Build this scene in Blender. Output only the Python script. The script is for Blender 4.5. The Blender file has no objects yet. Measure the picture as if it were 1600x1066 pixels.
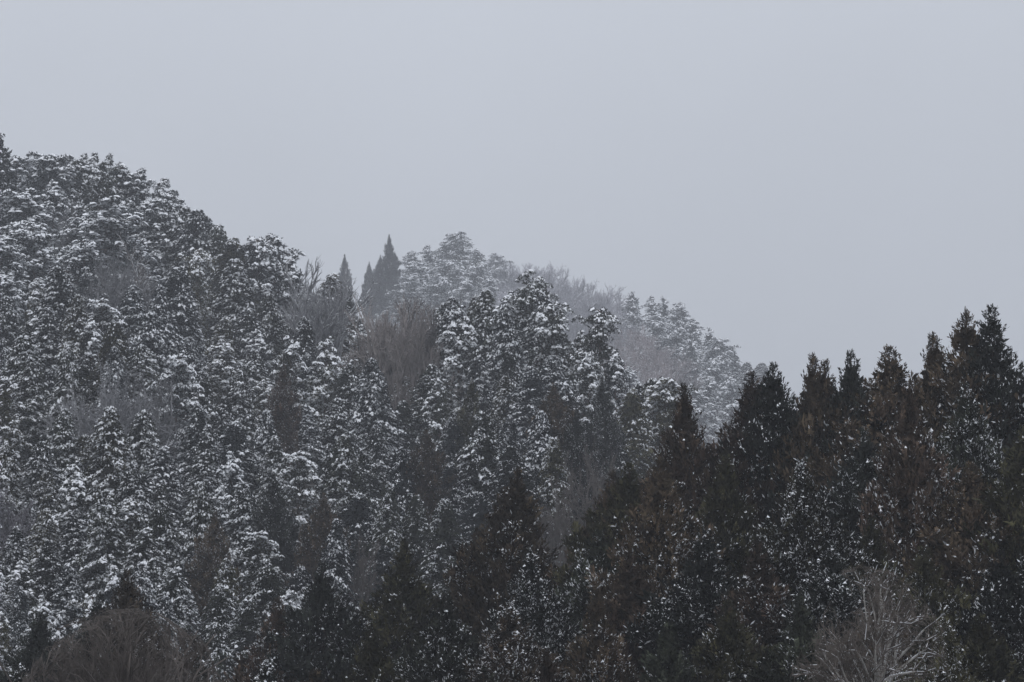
import bpy, math, random
import numpy as np
from math import radians, tan, sin, cos, pi

# ------------------------------------------------------------------ camera, sky, sun, exposure
scene = bpy.context.scene
col = scene.collection
W, Hh = 1600.0, 1066.0
HFOV = radians(20.0)
PITCH = radians(12.0)
F = W / 2 / tan(HFOV / 2)

cam = bpy.data.cameras.new("camera")
cam.sensor_width = 36.0
cam.lens = 36.0 / (2 * tan(HFOV / 2))
cam.clip_end = 6000.0
camo = bpy.data.objects.new("camera", cam)
col.objects.link(camo)
camo.location = (0, 0, 0)
camo.rotation_euler = (radians(90) + PITCH, 0, 0)
scene.camera = camo

SUN_EL, SUN_AZ = radians(58), radians(205)      # high, behind the viewer's shoulder
world = bpy.data.worlds.new("World")
scene.world = world
world.use_nodes = True
nt = world.node_tree
nt.nodes.clear()
n_out = nt.nodes.new("ShaderNodeOutputWorld")
n_bg = nt.nodes.new("ShaderNodeBackground")
n_sky = nt.nodes.new("ShaderNodeTexSky")
n_sky.sky_type = 'NISHITA'
n_sky.sun_disc = False
n_sky.sun_elevation = SUN_EL
n_sky.sun_rotation = SUN_AZ
n_sky.dust_density = 4.0
n_geo = nt.nodes.new("ShaderNodeTexCoord")
n_sep = nt.nodes.new("ShaderNodeSeparateXYZ")
nt.links.new(n_geo.outputs["Generated"], n_sep.inputs[0])
# overcast sky: (1 + 2 sin(elevation)) / 3 of the zenith brightness, never below the horizon value
n_mx = nt.nodes.new("ShaderNodeMath"); n_mx.operation = 'MAXIMUM'; n_mx.inputs[1].default_value = 0.0
nt.links.new(n_sep.outputs["Z"], n_mx.inputs[0])
n_ma = nt.nodes.new("ShaderNodeMath"); n_ma.operation = 'MULTIPLY_ADD'
n_ma.inputs[1].default_value = 2 / 3; n_ma.inputs[2].default_value = 1 / 3
nt.links.new(n_mx.outputs[0], n_ma.inputs[0])
n_ns = nt.nodes.new("ShaderNodeTexNoise"); n_ns.inputs["Scale"].default_value = 4.0; n_ns.inputs["Detail"].default_value = 4.0
nt.links.new(n_geo.outputs["Generated"], n_ns.inputs["Vector"])
n_nr = nt.nodes.new("ShaderNodeMapRange"); n_nr.inputs["To Min"].default_value = 0.89; n_nr.inputs["To Max"].default_value = 1.11
nt.links.new(n_ns.outputs["Fac"], n_nr.inputs["Value"])
n_mm = nt.nodes.new("ShaderNodeMath"); n_mm.operation = 'MULTIPLY'
nt.links.new(n_ma.outputs[0], n_mm.inputs[0]); nt.links.new(n_nr.outputs[0], n_mm.inputs[1])
n_tint = nt.nodes.new("ShaderNodeVectorMath"); n_tint.operation = 'SCALE'
n_tint.inputs[0].default_value = (11.25, 11.9, 13.1)
nt.links.new(n_mm.outputs[0], n_tint.inputs["Scale"])
n_mix = nt.nodes.new("ShaderNodeMix"); n_mix.data_type = 'RGBA'
n_mix.inputs["Factor"].default_value = 0.06        # a trace of the clear sky above the cloud
nt.links.new(n_tint.outputs[0], n_mix.inputs["A"])
nt.links.new(n_sky.outputs[0], n_mix.inputs["B"])
nt.links.new(n_mix.outputs["Result"], n_bg.inputs["Color"])
n_bg.inputs["Strength"].default_value = 0.1
nt.links.new(n_bg.outputs[0], n_out.inputs["Surface"])

sun = bpy.data.lights.new("sun", 'SUN')
sun.energy = 0.5
sun.angle = radians(60)
sun.color = (1.0, 0.97, 0.93)
suno = bpy.data.objects.new("sun", sun)
col.objects.link(suno)
suno.rotation_euler = (radians(90) - SUN_EL, 0, radians(-25))

vs = scene.view_settings
vs.view_transform = 'Standard'
vs.look = 'None'
vs.exposure = 0.0
vs.gamma = 1.0
vs.use_curve_mapping = False
cy = scene.cycles
cy.max_bounces = 4
cy.diffuse_bounces = 2
cy.glossy_bounces = 1
cy.volume_bounces = 1
cy.use_denoising = True
scene.render.use_persistent_data = False

# ------------------------------------------------------------------ helpers
rng = np.random.default_rng(11)
random.seed(5)


def ray(px, py):
    """world direction, scaled so that y = 1"""
    u = (px - W / 2) / F
    v = (Hh / 2 - py) / F
    y = cos(PITCH) - v * sin(PITCH)
    return u / y, (sin(PITCH) + v * cos(PITCH)) / y


def project(X, Y, Z):
    c, s = cos(PITCH), sin(PITCH)
    fwd = Y * c + Z * s
    up = -Y * s + Z * c
    return W / 2 + F * X / fwd, Hh / 2 - F * up / fwd


def node_mat(name):
    m = bpy.data.materials.new(name)
    m.use_nodes = True
    b = m.node_tree.nodes["Principled BSDF"]
    return m, m.node_tree, b


def foliage_mat(name, rough=0.75):
    """leaf colour comes from the tree's own tint, varied from spray to spray"""
    m, t, b = node_mat(name)
    oi = t.nodes.new("ShaderNodeObjectInfo")
    tc = t.nodes.new("ShaderNodeTexCoord")
    n = t.nodes.new("ShaderNodeTexNoise")
    n.inputs["Scale"].default_value = 1.3
    n.inputs["Detail"].default_value = 3.0
    t.links.new(tc.outputs["Object"], n.inputs["Vector"])
    mr = t.nodes.new("ShaderNodeMapRange")
    mr.inputs["From Min"].default_value = 0.3
    mr.inputs["From Max"].default_value = 0.7
    mr.inputs["To Min"].default_value = 0.6
    mr.inputs["To Max"].default_value = 1.45
    t.links.new(n.outputs["Fac"], mr.inputs["Value"])
    n2 = t.nodes.new("ShaderNodeTexNoise")
    n2.inputs["Scale"].default_value = 0.45
    t.links.new(tc.outputs["Object"], n2.inputs["Vector"])
    hs = t.nodes.new("ShaderNodeHueSaturation")
    h = t.nodes.new("ShaderNodeMapRange")
    h.inputs["To Min"].default_value = 0.475
    h.inputs["To Max"].default_value = 0.525
    t.links.new(n2.outputs["Fac"], h.inputs["Value"])
    t.links.new(h.outputs[0], hs.inputs["Hue"])
    sh = t.nodes.new("ShaderNodeAttribute"); sh.attribute_name = "shade"      # random leaf tone per spray, also painting lit and dark clumps into the colour
    mv = t.nodes.new("ShaderNodeMath"); mv.operation = 'MULTIPLY'
    t.links.new(mr.outputs[0], mv.inputs[0]); t.links.new(sh.outputs["Fac"], mv.inputs[1])
    t.links.new(mv.outputs[0], hs.inputs["Value"])
    t.links.new(oi.outputs["Color"], hs.inputs["Color"])
    t.links.new(hs.outputs[0], b.inputs["Base Color"])
    b.inputs["Roughness"].default_value = rough
    b.inputs["Specular IOR Level"].default_value = 0.15
    return m


def bark_mat(name, c1, c2, scale=6.0, snow=0.0, use_tint=False):
    m, t, b = node_mat(name)
    tc = t.nodes.new("ShaderNodeTexCoord")
    n = t.nodes.new("ShaderNodeTexNoise")
    n.inputs["Scale"].default_value = scale
    n.inputs["Detail"].default_value = 4.0
    t.links.new(tc.outputs["Object"], n.inputs["Vector"])
    r = t.nodes.new("ShaderNodeValToRGB")
    r.color_ramp.elements[0].position = 0.35
    r.color_ramp.elements[0].color = (*c1, 1)
    r.color_ramp.elements[1].position = 0.65
    r.color_ramp.elements[1].color = (*c2, 1)
    t.links.new(n.outputs["Fac"], r.inputs[0])
    last = r.outputs[0]
    if use_tint:
        oi = t.nodes.new("ShaderNodeObjectInfo")
        mu = t.nodes.new("ShaderNodeMix"); mu.data_type = 'RGBA'; mu.blend_type = 'MULTIPLY'
        mu.inputs["Factor"].default_value = 1.0
        t.links.new(last, mu.inputs["A"]); t.links.new(oi.outputs["Color"], mu.inputs["B"])
        last = mu.outputs["Result"]
    t.links.new(last, b.inputs["Base Color"])
    bp = t.nodes.new("ShaderNodeBump")
    bp.inputs["Distance"].default_value = 0.02
    t.links.new(n.outputs["Fac"], bp.inputs["Height"])
    t.links.new(bp.outputs[0], b.inputs["Normal"])
    b.inputs["Roughness"].default_value = 0.9
    return m


def snow_mat():
    m, t, b = node_mat("snow")
    tc = t.nodes.new("ShaderNodeTexCoord")
    n = t.nodes.new("ShaderNodeTexNoise")
    n.inputs["Scale"].default_value = 5.0
    n.inputs["Detail"].default_value = 5.0
    t.links.new(tc.outputs["Object"], n.inputs["Vector"])
    r = t.nodes.new("ShaderNodeValToRGB")
    r.color_ramp.elements[0].position = 0.3
    r.color_ramp.elements[0].color = (0.76, 0.78, 0.82, 1)
    r.color_ramp.elements[1].position = 0.62
    r.color_ramp.elements[1].color = (0.92, 0.93, 0.95, 1)
    t.links.new(n.outputs["Fac"], r.inputs[0])
    t.links.new(r.outputs[0], b.inputs["Base Color"])
    bp = t.nodes.new("ShaderNodeBump")
    bp.inputs["Distance"].default_value = 0.03
    t.links.new(n.outputs["Fac"], bp.inputs["Height"])
    t.links.new(bp.outputs[0], b.inputs["Normal"])
    b.inputs["Roughness"].default_value = 0.85
    return m


M_FOL = foliage_mat("conifer_foliage")
M_SNOW = snow_mat()
M_BARK = bark_mat("conifer_bark", (0.030, 0.022, 0.017), (0.075, 0.055, 0.042))
M_PINEBARK = bark_mat("pine_bark", (0.05, 0.032, 0.024), (0.12, 0.075, 0.055))
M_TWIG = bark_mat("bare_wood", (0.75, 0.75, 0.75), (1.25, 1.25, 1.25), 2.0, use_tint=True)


def make_mesh(name, V, T, mat, smooth=False):
    V = np.asarray(V, dtype=np.float32)
    T = np.asarray(T, dtype=np.int32)
    me = bpy.data.meshes.new(name)
    me.vertices.add(len(V))
    me.vertices.foreach_set("co", V.ravel())
    me.loops.add(T.size)
    me.loops.foreach_set("vertex_index", T.ravel())
    me.polygons.add(len(T))
    k = T.shape[1]
    me.polygons.foreach_set("loop_start", np.arange(0, T.size, k, dtype=np.int32))
    me.polygons.foreach_set("loop_total", np.full(len(T), k, dtype=np.int32))
    me.polygons.foreach_set("use_smooth", np.full(len(T), bool(smooth)))
    me.materials.append(mat)
    me.update(calc_edges=True)
    return me


def unit(a):
    return a / np.maximum(np.linalg.norm(a, axis=-1, keepdims=True), 1e-9)


class Soup:
    def __init__(self):
        self.V, self.T, self.S, self.n = [], [], [], 0

    def add(self, V, T, shade=1.0):
        V = np.asarray(V, dtype=np.float64).reshape(-1, 3)
        self.V.append(V)
        self.T.append(np.asarray(T).reshape(-1, 3) + self.n)
        self.S.append(np.broadcast_to(np.asarray(shade, float), len(V)))
        self.n += len(V)

    def mesh(self, name, mat, smooth=False):
        me = make_mesh(name, np.concatenate(self.V), np.concatenate(self.T), mat, smooth)
        at = me.attributes.new("shade", 'FLOAT', 'POINT')
        at.data.foreach_set("value", np.concatenate(self.S).astype(np.float32))
        return me


def kites(R, P, D, L, Wd):
    """bent leaf-shaped sprigs: base P, direction D, length L, half width Wd"""
    n = len(P)
    D = unit(D)
    s = unit(np.cross(D, R.normal(size=(n, 3))))
    u = np.cross(s, D)
    L = np.broadcast_to(L, n)[:, None]
    Wd = np.broadcast_to(Wd, n)[:, None]
    tip = P + D * L - u * L * 0.10
    mid = P + D * L * R.uniform(0.3, 0.6, (n, 1))
    a = mid + s * Wd - u * Wd * 0.45
    b = mid - s * Wd - u * Wd * 0.45
    V = np.stack([P, a, tip, b], 1).reshape(-1, 3)
    i = np.arange(n)[:, None] * 4
    T = np.concatenate([i + [[0, 1, 2]], i + [[0, 2, 3]]], 1).reshape(-1, 3)
    return V, T


def lumps(R, C, ax, ay, az, A, flop=0.25, out=None, drape=0.0):
    """snow lumps: ragged low domes with centres C; A = unit horizontal long axis, ax / ay half sizes, az height;
    out / drape: the lump hangs down towards the outer side of the spray"""
    n = len(C)
    k = 6
    side = np.stack([-A[:, 1], A[:, 0], np.zeros(n)], 1)
    th = np.arange(k) / k * 2 * pi
    jo = np.clip(R.lognormal(0, 0.33, (n, k)), 0.4, 1.7)
    ct, st = np.cos(th)[None, :] * jo, np.sin(th)[None, :] * jo
    ax = np.broadcast_to(ax, n)[:, None]; ay = np.broadcast_to(ay, n)[:, None]; az = np.broadcast_to(az, n)[:, None]
    outer = C[:, None, :] + A[:, None, :] * (ct * ax)[..., None] + side[:, None, :] * (st * ay)[..., None]
    outer[..., 2] -= R.uniform(0.0, 1.6, (n, k)) * flop * az + (np.abs(ct) ** 2) * ax * flop
    mid = C[:, None, :] + A[:, None, :] * (ct * ax * 0.6)[..., None] + side[:, None, :] * (st * ay * 0.6)[..., None]
    mid[..., 2] += az * R.uniform(0.35, 0.95, (n, k)) - (np.abs(ct) ** 2) * ax * flop * 0.3
    top = C + np.array([0, 0, 1.0]) * az * R.uniform(0.8, 1.3, (n, 1))
    V = np.concatenate([outer, mid, top[:, None, :]], 1)
    if out is not None:
        q = np.einsum('nkj,nj->nk', V - C[:, None, :], out)
        V[..., 2] -= drape * np.maximum(q, -0.05) * (1 + np.maximum(q, 0) * 1.5)
    q = 2 * k + 1
    T = []
    for j in range(k):
        j2 = (j + 1) % k
        T += [[j, j2, k + j2], [j, k + j2, k + j], [k + j, k + j2, 2 * k]]
    T = np.array(T)
    T = (np.arange(n)[:, None, None] * q + T[None]).reshape(-1, 3)
    return V.reshape(-1, 3), T


def tubes(segs, k=4):
    """segs (n, 8): p0, p1, r0, r1"""
    segs = np.asarray(segs, dtype=np.float64)
    n = len(segs)
    p0, p1, r0, r1 = segs[:, :3], segs[:, 3:6], segs[:, 6], segs[:, 7]
    d = unit(p1 - p0)
    ref = np.where(np.abs(d[:, 2:3]) > 0.9, np.array([[1.0, 0, 0]]), np.array([[0, 0, 1.0]]))
    s = unit(np.cross(d, ref))
    u = np.cross(s, d)
    th = np.arange(k) / k * 2 * pi
    ring = s[:, None, :] * np.cos(th)[None, :, None] + u[:, None, :] * np.sin(th)[None, :, None]
    a = p0[:, None, :] + ring * r0[:, None, None]
    b = p1[:, None, :] + ring * r1[:, None, None]
    V = np.concatenate([a, b], 1).reshape(-1, 3)
    T = []
    for j in range(k):
        j2 = (j + 1) % k
        T += [[j, j2, k + j2], [j, k + j2, k + j]]
    T = (np.arange(n)[:, None, None] * 2 * k + np.array(T)[None]).reshape(-1, 3)
    return V, T


def vnoise(R, P, scale, oct=5):
    """smooth pseudo noise, about -1..1"""
    o = np.zeros(len(P))
    for i in range(oct):
        w = R.normal(size=3) / scale
        o += np.sin(P @ w + R.uniform(0, 6.28))
    return o / math.sqrt(oct) * 0.9


def stem(R, H, r, bend=0.25, n=9, k=7, top=0.98):
    z = np.linspace(-0.8, H * top, n + 1)
    x = np.cumsum(R.normal(0, bend / n, n + 1)); y = np.cumsum(R.normal(0, bend / n, n + 1))
    p = np.stack([x - x[0], y - y[0], z], 1)
    rr = r * (1 - np.clip(z / H, 0, 1) * 0.93)
    rr[0] *= 1.35
    return np.concatenate([p[:-1], p[1:], rr[:-1, None], rr[1:, None]], 1)


# ------------------------------------------------------------------ tree kinds (each returns meshes: trunk, crown, [snow light..heavy])
SNOW_LEVELS = (0.10, 0.24, 0.44, 0.68, 0.94)


class Levels:
    """snow meshes by level, made when a tree first needs them"""
    def __init__(self, build):
        self.build, self.got = build, {}

    def __getitem__(self, i):
        if i not in self.got:
            self.got[i] = self.build(SNOW_LEVELS[i])
        return self.got[i]


def snow_set(R, name, C, A, ax, ay, az, out=None, drape=0.0, fine=None, bias=0.0, fdir=None):
    """one snow mesh per level, each a clumpy subset of the possible lumps, with crumbs of snow around them"""
    nz = lambda Q, s_: vnoise(np.random.default_rng(s_), Q, 0.5, 6) * 0.5 + vnoise(np.random.default_rng(s_ + 1), Q, 1.5, 4) * 0.55
    a_ = nz(C, 5) * 0.8 + R.normal(0, 0.28, len(C)) + bias
    rank = np.argsort(np.argsort(a_)) / len(C)
    if fine is not None:
        b_ = nz(fine, 5) + R.normal(0, 0.45, len(fine))
        frank = np.argsort(np.argsort(b_)) / len(fine)
        fax = np.clip(R.lognormal(-2.75, 0.4, len(fine)), 0.03, 0.15)
    def build(lv):
        R = np.random.default_rng(int(lv * 100))
        k = rank > 1 - lv
        g = 0.82 + 0.3 * lv
        S = Soup()
        S.add(*lumps(R, C[k], ax[k] * g, ay[k] * g, az[k] * g, A[k], 0.3, None if out is None else out[k], drape))
        if fine is not None:
            k = frank > 1 - lv * 0.8
            if fdir is None:
                S.add(*crumbs(R, fine[k], fax[k], fax[k] * 0.75))
            else:
                q_ = fax[k] * 3.4
                S.add(*kites(R, fine[k] - fdir[k] * q_[:, None] * 0.4 + [0, 0, 0.02], fdir[k], q_, q_ * R.uniform(0.12, 0.24, k.sum())))
        return S.mesh(f"{name}_snow", M_SNOW, True)
    return Levels(build)


def crumbs(R, C, ax, az, drape=0.0):
    """small rounded snow clots: four-sided domes whose rim hangs over the sprig"""
    n = len(C); k = 4
    th = np.arange(k) / k * 2 * pi + R.uniform(0, 6.28, (n, 1)) + R.normal(0, 0.2, (n, k))
    rr = R.uniform(0.6, 1.3, (n, k)) * ax[:, None]
    ring = np.stack([C[:, :1] + rr * np.cos(th), C[:, 1:2] + rr * np.sin(th), C[:, 2:] - R.uniform(0.1, 0.9, (n, k)) * ax[:, None]], 2)
    top = C + np.stack([R.normal(0, 0.25, n) * ax, R.normal(0, 0.25, n) * ax, az], 1)
    V = np.concatenate([ring, top[:, None]], 1)
    T = np.array([[q_, (q_ + 1) % k, k] for q_ in range(k)])
    T = (np.arange(n)[:, None, None] * (k + 1) + T[None]).reshape(-1, 3)
    return V.reshape(-1, 3), T


def make_cedar(seed, H=24.0, Rm=3.1, slim=0.43):
    R = np.random.default_rng(seed)
    nb = 180
    f = (np.arange(nb) + R.uniform(0, 1, nb)) / nb           # 0 top .. 1 bottom
    depth = 0.2 + f ** 1.4 * H * 0.84
    az = np.arange(nb) * 2.39996 + R.normal(0, 0.45, nb)
    base_r = np.minimum(slim * depth, Rm * (0.85 + 0.25 * depth / H))
    o = np.stack([np.cos(az), np.sin(az), np.zeros(nb)], 1)
    zc = H - depth - 0.30 * np.minimum(base_r, 1.6)
    lob = 1 + 0.30 * np.clip(depth / 5, 0.12, 1) * vnoise(R, np.stack([o[:, 0] * 2, o[:, 1] * 2, zc * 0.7], 1), 1.0)
    Lb = base_r * np.clip(lob, 0.5, 1.4) * R.uniform(0.88, 1.1, nb)
    segs = []
    CP, CD, CS = [], [], []
    for i in range(nb):
        a = np.array([0, 0, zc[i]])
        e = a + o[i] * Lb[i] + [0, 0, Lb[i] * R.uniform(-0.05, 0.25)]
        m = (a + e) / 2 - [0, 0, 0.14 * Lb[i]]
        r = 0.02 + 0.012 * Lb[i]
        segs += [[*a, *m, r * 1.4, r], [*m, *e, r, 0.012]]
        sz = 0.34 + 0.66 * min(1, depth[i] / 5)
        side = np.array([-o[i][1], o[i][0], 0])
        nc = max(1, int(Lb[i] * 1.3 + 0.7))
        for t in np.linspace(1.0, 0.5, nc) if nc > 1 else [0.9]:
            p = a * (1 - t) ** 2 + 2 * m * t * (1 - t) + e * t * t
            for q in range(1 if Lb[i] < 1.0 else (2 if Lb[i] < 2.4 else 3)):
                sd = side * (q - (0.5 if Lb[i] < 2.4 else 1)) * 0.55 * (1.25 - t * 0.5) if Lb[i] >= 1.0 else side * 0
                CP.append(p + sd + R.normal(0, 0.09, 3) * sz - [0, 0, abs(np.dot(sd, side)) * 0.35])
                CD.append(o[i] * R.uniform(0.05, 0.55) + sd * 0.35 + [0, 0, R.uniform(0.6, 1.0)])
                CS.append(R.uniform(0.75, 1.2) * sz)
    for z in np.linspace(0.0, 1.8, 10):
        CP.append([R.normal(0, 0.01 + 0.07 * z), R.normal(0, 0.01 + 0.07 * z), H - z - 0.3]); CD.append([R.normal(0, 0.15), R.normal(0, 0.15), 1]); CS.append(0.22 + 0.12 * z)
    CP, CD, CS = np.array(CP), unit(np.array(CD)), np.array(CS)
    n = len(CP)
    ks = 26
    tt = R.uniform(-0.25, 0.75, (n, ks, 1))
    fat = 0.15 * np.sqrt(np.clip(1.05 - tt, 0.05, 1))
    P = CP[:, None, :] + (CD[:, None, :] * tt + R.normal(0, 1, (n, ks, 3)) * fat) * CS[:, None, None]
    D = CD[:, None, :] * R.uniform(0.4, 1.3, (n, ks, 1)) + R.normal(0, 0.36, (n, ks, 3))
    L = R.uniform(0.24, 0.54, n * ks) * np.repeat(CS, ks)
    S = Soup()
    S.add(*kites(R, P.reshape(-1, 3), D.reshape(-1, 3), L, L * R.uniform(0.11, 0.21, n * ks)),
          np.repeat(np.clip(R.lognormal(0, 0.6, n), 0.3, 3.0), ks * 4))
    ni = 1700                                             # inner sprigs
    dep = R.uniform(0.03, 1, ni) * H * 0.84
    rr = np.minimum(slim * dep, Rm) * np.sqrt(R.uniform(0.0, 0.62, ni))
    a2 = R.uniform(0, 6.283, ni)
    Pi = np.stack([rr * np.cos(a2), rr * np.sin(a2), H - dep - 0.6], 1)
    S.add(*kites(R, Pi, R.normal(size=(ni, 3)) + [0, 0, 0.3], R.uniform(0.4, 0.75, ni), R.uniform(0.12, 0.2, ni)))
    crown = S.mesh("cedar_crown", M_FOL)
    T = Soup()
    T.add(*tubes(stem(R, H, 0.26, 0.25), 7)); T.add(*tubes(segs, 3))
    trunk = T.mesh("cedar_trunk", M_BARK, True)
    # snow clots caught on the sprigs, in patches
    j = R.choice(n * ks, 17000, replace=False)
    C = P.reshape(-1, 3)[j] + unit(D.reshape(-1, 3)[j]) * (L[j] * R.uniform(0.2, 0.8, len(j)))[:, None]
    C[:, 2] += 0.03
    ax = np.clip(R.lognormal(-2.75, 0.42, len(C)), 0.03, 0.15)
    pick = R.uniform(0, 1, len(C)); DJ = unit(D.reshape(-1, 3)[j]); LJ = L[j]
    nz = R.normal(0, 0.85, n)[j // ks] + vnoise(R, C, 1.5, 4) * 0.75 + vnoise(R, C, 0.3, 5) * 0.35 + R.normal(0, 0.2, len(C)) - 1.4 * np.clip((C[:, 2] / H - 0.82) / 0.12, 0, 1)
    rank = np.argsort(np.argsort(nz)) / len(C)
    def build(lv):
        R = np.random.default_rng(int(lv * 100))
        k = rank > 1 - lv
        lump = k & (pick < 0.27)
        fr = k & (pick >= 0.27)
        S = Soup()
        S.add(*crumbs(R, C[lump], ax[lump], ax[lump] * R.uniform(0.5, 0.95, lump.sum())))
        S.add(*kites(R, C[fr] + [0, 0, 0.03] - DJ[fr] * LJ[fr, None] * 0.4, DJ[fr] - [0, 0, 0.25], LJ[fr] * R.uniform(0.5, 1.0, fr.sum()), LJ[fr] * R.uniform(0.07, 0.15, fr.sum())))
        return S.mesh("cedar_snow", M_SNOW, True)
    snows = Levels(build)
    return dict(trunk=trunk, crown=crown, snow=snows, H=H)


def make_cypress(seed, H=15.0, Rm=2.5, tip=0.8):
    """cypress: drooping boughs in loose layers, each a row of flat sprays that catch the snow"""
    R = np.random.default_rng(seed)
    nb = 135
    f = (np.arange(nb) + R.uniform(0, 1, nb)) / nb
    bd = 0.1 + f ** 1.25 * H * 0.74
    baz = np.arange(nb) * 2.39996 + R.normal(0, 0.45, nb)
    prof = Rm * np.clip(bd / (H * 0.5), 0, 1) ** tip
    bo = np.stack([np.cos(baz), np.sin(baz), np.zeros(nb)], 1)
    lob = 1 + 0.24 * vnoise(R, np.stack([bo[:, 0] * 2.2, bo[:, 1] * 2.2, bd * 0.9], 1), 1.0)
    bl = prof * np.clip(lob, 0.55, 1.35) * R.uniform(0.85, 1.12, nb) + 0.08
    C, o2, Ls, BI = [], [], [], []
    for i in range(nb):
        side = np.array([-bo[i][1], bo[i][0], 0])
        k = int(4 + bl[i] * 5.2)
        t = np.sort(R.uniform(0.3, 1.0, k)); t[-1] = 1.0
        lat = R.normal(0, 0.30, k) * (1.2 - 0.6 * t) * min(1.0, bl[i])
        p = bo[i] * (bl[i] * t)[:, None] + side * lat[:, None]
        p[:, 2] = H - bd[i] + bl[i] * (0.22 * t - 0.52 * t ** 2) - 0.25 * np.abs(lat) + R.normal(0, 0.05, k)
        d = bo[i] + side * (lat * 1.6 + R.normal(0, 0.35, k))[:, None]
        C.append(p); o2.append(unit(d)); Ls.append(R.uniform(0.34, 0.62, k) * (0.5 + 0.5 * min(1, bd[i] / 3))); BI.append(np.full(k, i))
    C, o2, Ls, BI = np.concatenate(C), np.concatenate(o2), np.concatenate(Ls), np.concatenate(BI)
    n = len(C)
    sd = np.stack([-o2[:, 1], o2[:, 0], np.zeros(n)], 1)
    ks = 10
    t = R.uniform(-0.45, 1.0, (n, ks))
    P = C[:, None, :] + o2[:, None, :] * (t * Ls[:, None])[..., None]
    P[..., 2] -= 0.55 * Ls[:, None] * np.maximum(t, 0) ** 2
    D = o2[:, None, :] * R.uniform(0.1, 1.0, (n, ks, 1)) + sd[:, None, :] * R.normal(0, 0.75, (n, ks, 1))
    D[..., 2] -= 0.25 + 0.8 * np.maximum(t, 0) - R.uniform(0, 0.55, (n, ks))
    L = (R.uniform(0.24, 0.44, (n, ks)) * (0.6 + Ls[:, None] * 0.6)).ravel()
    S = Soup()
    S.add(*kites(R, P.reshape(-1, 3), D.reshape(-1, 3), L, L * R.uniform(0.16, 0.28, n * ks)), np.repeat(np.clip(R.lognormal(0, 0.4, n), 0.4, 2.4), ks * 4))
    ni = 900
    d2 = R.uniform(0.08, 1, ni) * H * 0.72
    r2 = Rm * np.clip(d2 / (H * 0.5), 0, 1) ** tip * np.sqrt(R.uniform(0.0, 0.42, ni))
    a2 = R.uniform(0, 6.283, ni)
    S.add(*kites(R, np.stack([r2 * np.cos(a2), r2 * np.sin(a2), H - d2 - 0.4], 1), R.normal(size=(ni, 3)), R.uniform(0.5, 0.9, ni), R.uniform(0.14, 0.24, ni)))
    for z in np.linspace(0, 0.5, 3):
        S.add(*kites(R, np.tile([0, 0, H - z - 0.3], (5, 1)), R.normal(0, 0.35, (5, 3)) + [0, 0, 0.8], R.uniform(0.2, 0.38, 5), 0.035))
    crown = S.mesh("cypress_crown", M_FOL)
    T = Soup()
    T.add(*tubes(stem(R, H, 0.18, 0.2), 7))
    a = np.stack([np.zeros(nb), np.zeros(nb), H - bd - 0.05 * bl], 1)
    e = bo * (bl * 0.9)[:, None]; e[:, 2] = H - bd - 0.24 * bl
    T.add(*tubes(np.concatenate([a, e, np.full((nb, 1), 0.03), np.full((nb, 1), 0.012)], 1), 3))
    trunk = T.mesh("cypress_trunk", M_BARK, True)
    # snow lies along the boughs: caps on the arched sprays + crumbs caught on the sprigs
    tt = R.uniform(0.0, 0.6, n)
    C1 = C + o2 * (tt * Ls)[:, None]; C1[:, 2] += 0.08 - 0.55 * Ls * tt ** 2
    jj_ = R.choice(n * ks, 5600, replace=False)
    C2 = P.reshape(-1, 3)[jj_] + unit(D.reshape(-1, 3)[jj_]) * (L[jj_] * R.uniform(0.1, 0.8, len(jj_)))[:, None]
    C2[:, 2] += 0.03
    mixd = unit(o2 * R.uniform(0.4, 1.2, (n, 1)) + sd * R.normal(0, 0.6, (n, 1)))
    big = np.clip(R.lognormal(-0.05, 0.32, n), 0.4, 1.5)
    snows = snow_set(R, "cypress", C1, mixd, Ls * 0.31 * big, Ls * 0.16 * big * R.uniform(0.7, 1.2, n), R.uniform(0.06, 0.13, n) * big ** 0.5, o2, 0.45, C2,
                     R.normal(0, 0.55, nb)[BI], unit(D.reshape(-1, 3)[jj_]))
    return dict(trunk=trunk, crown=crown, snow=snows, H=H)


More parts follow.
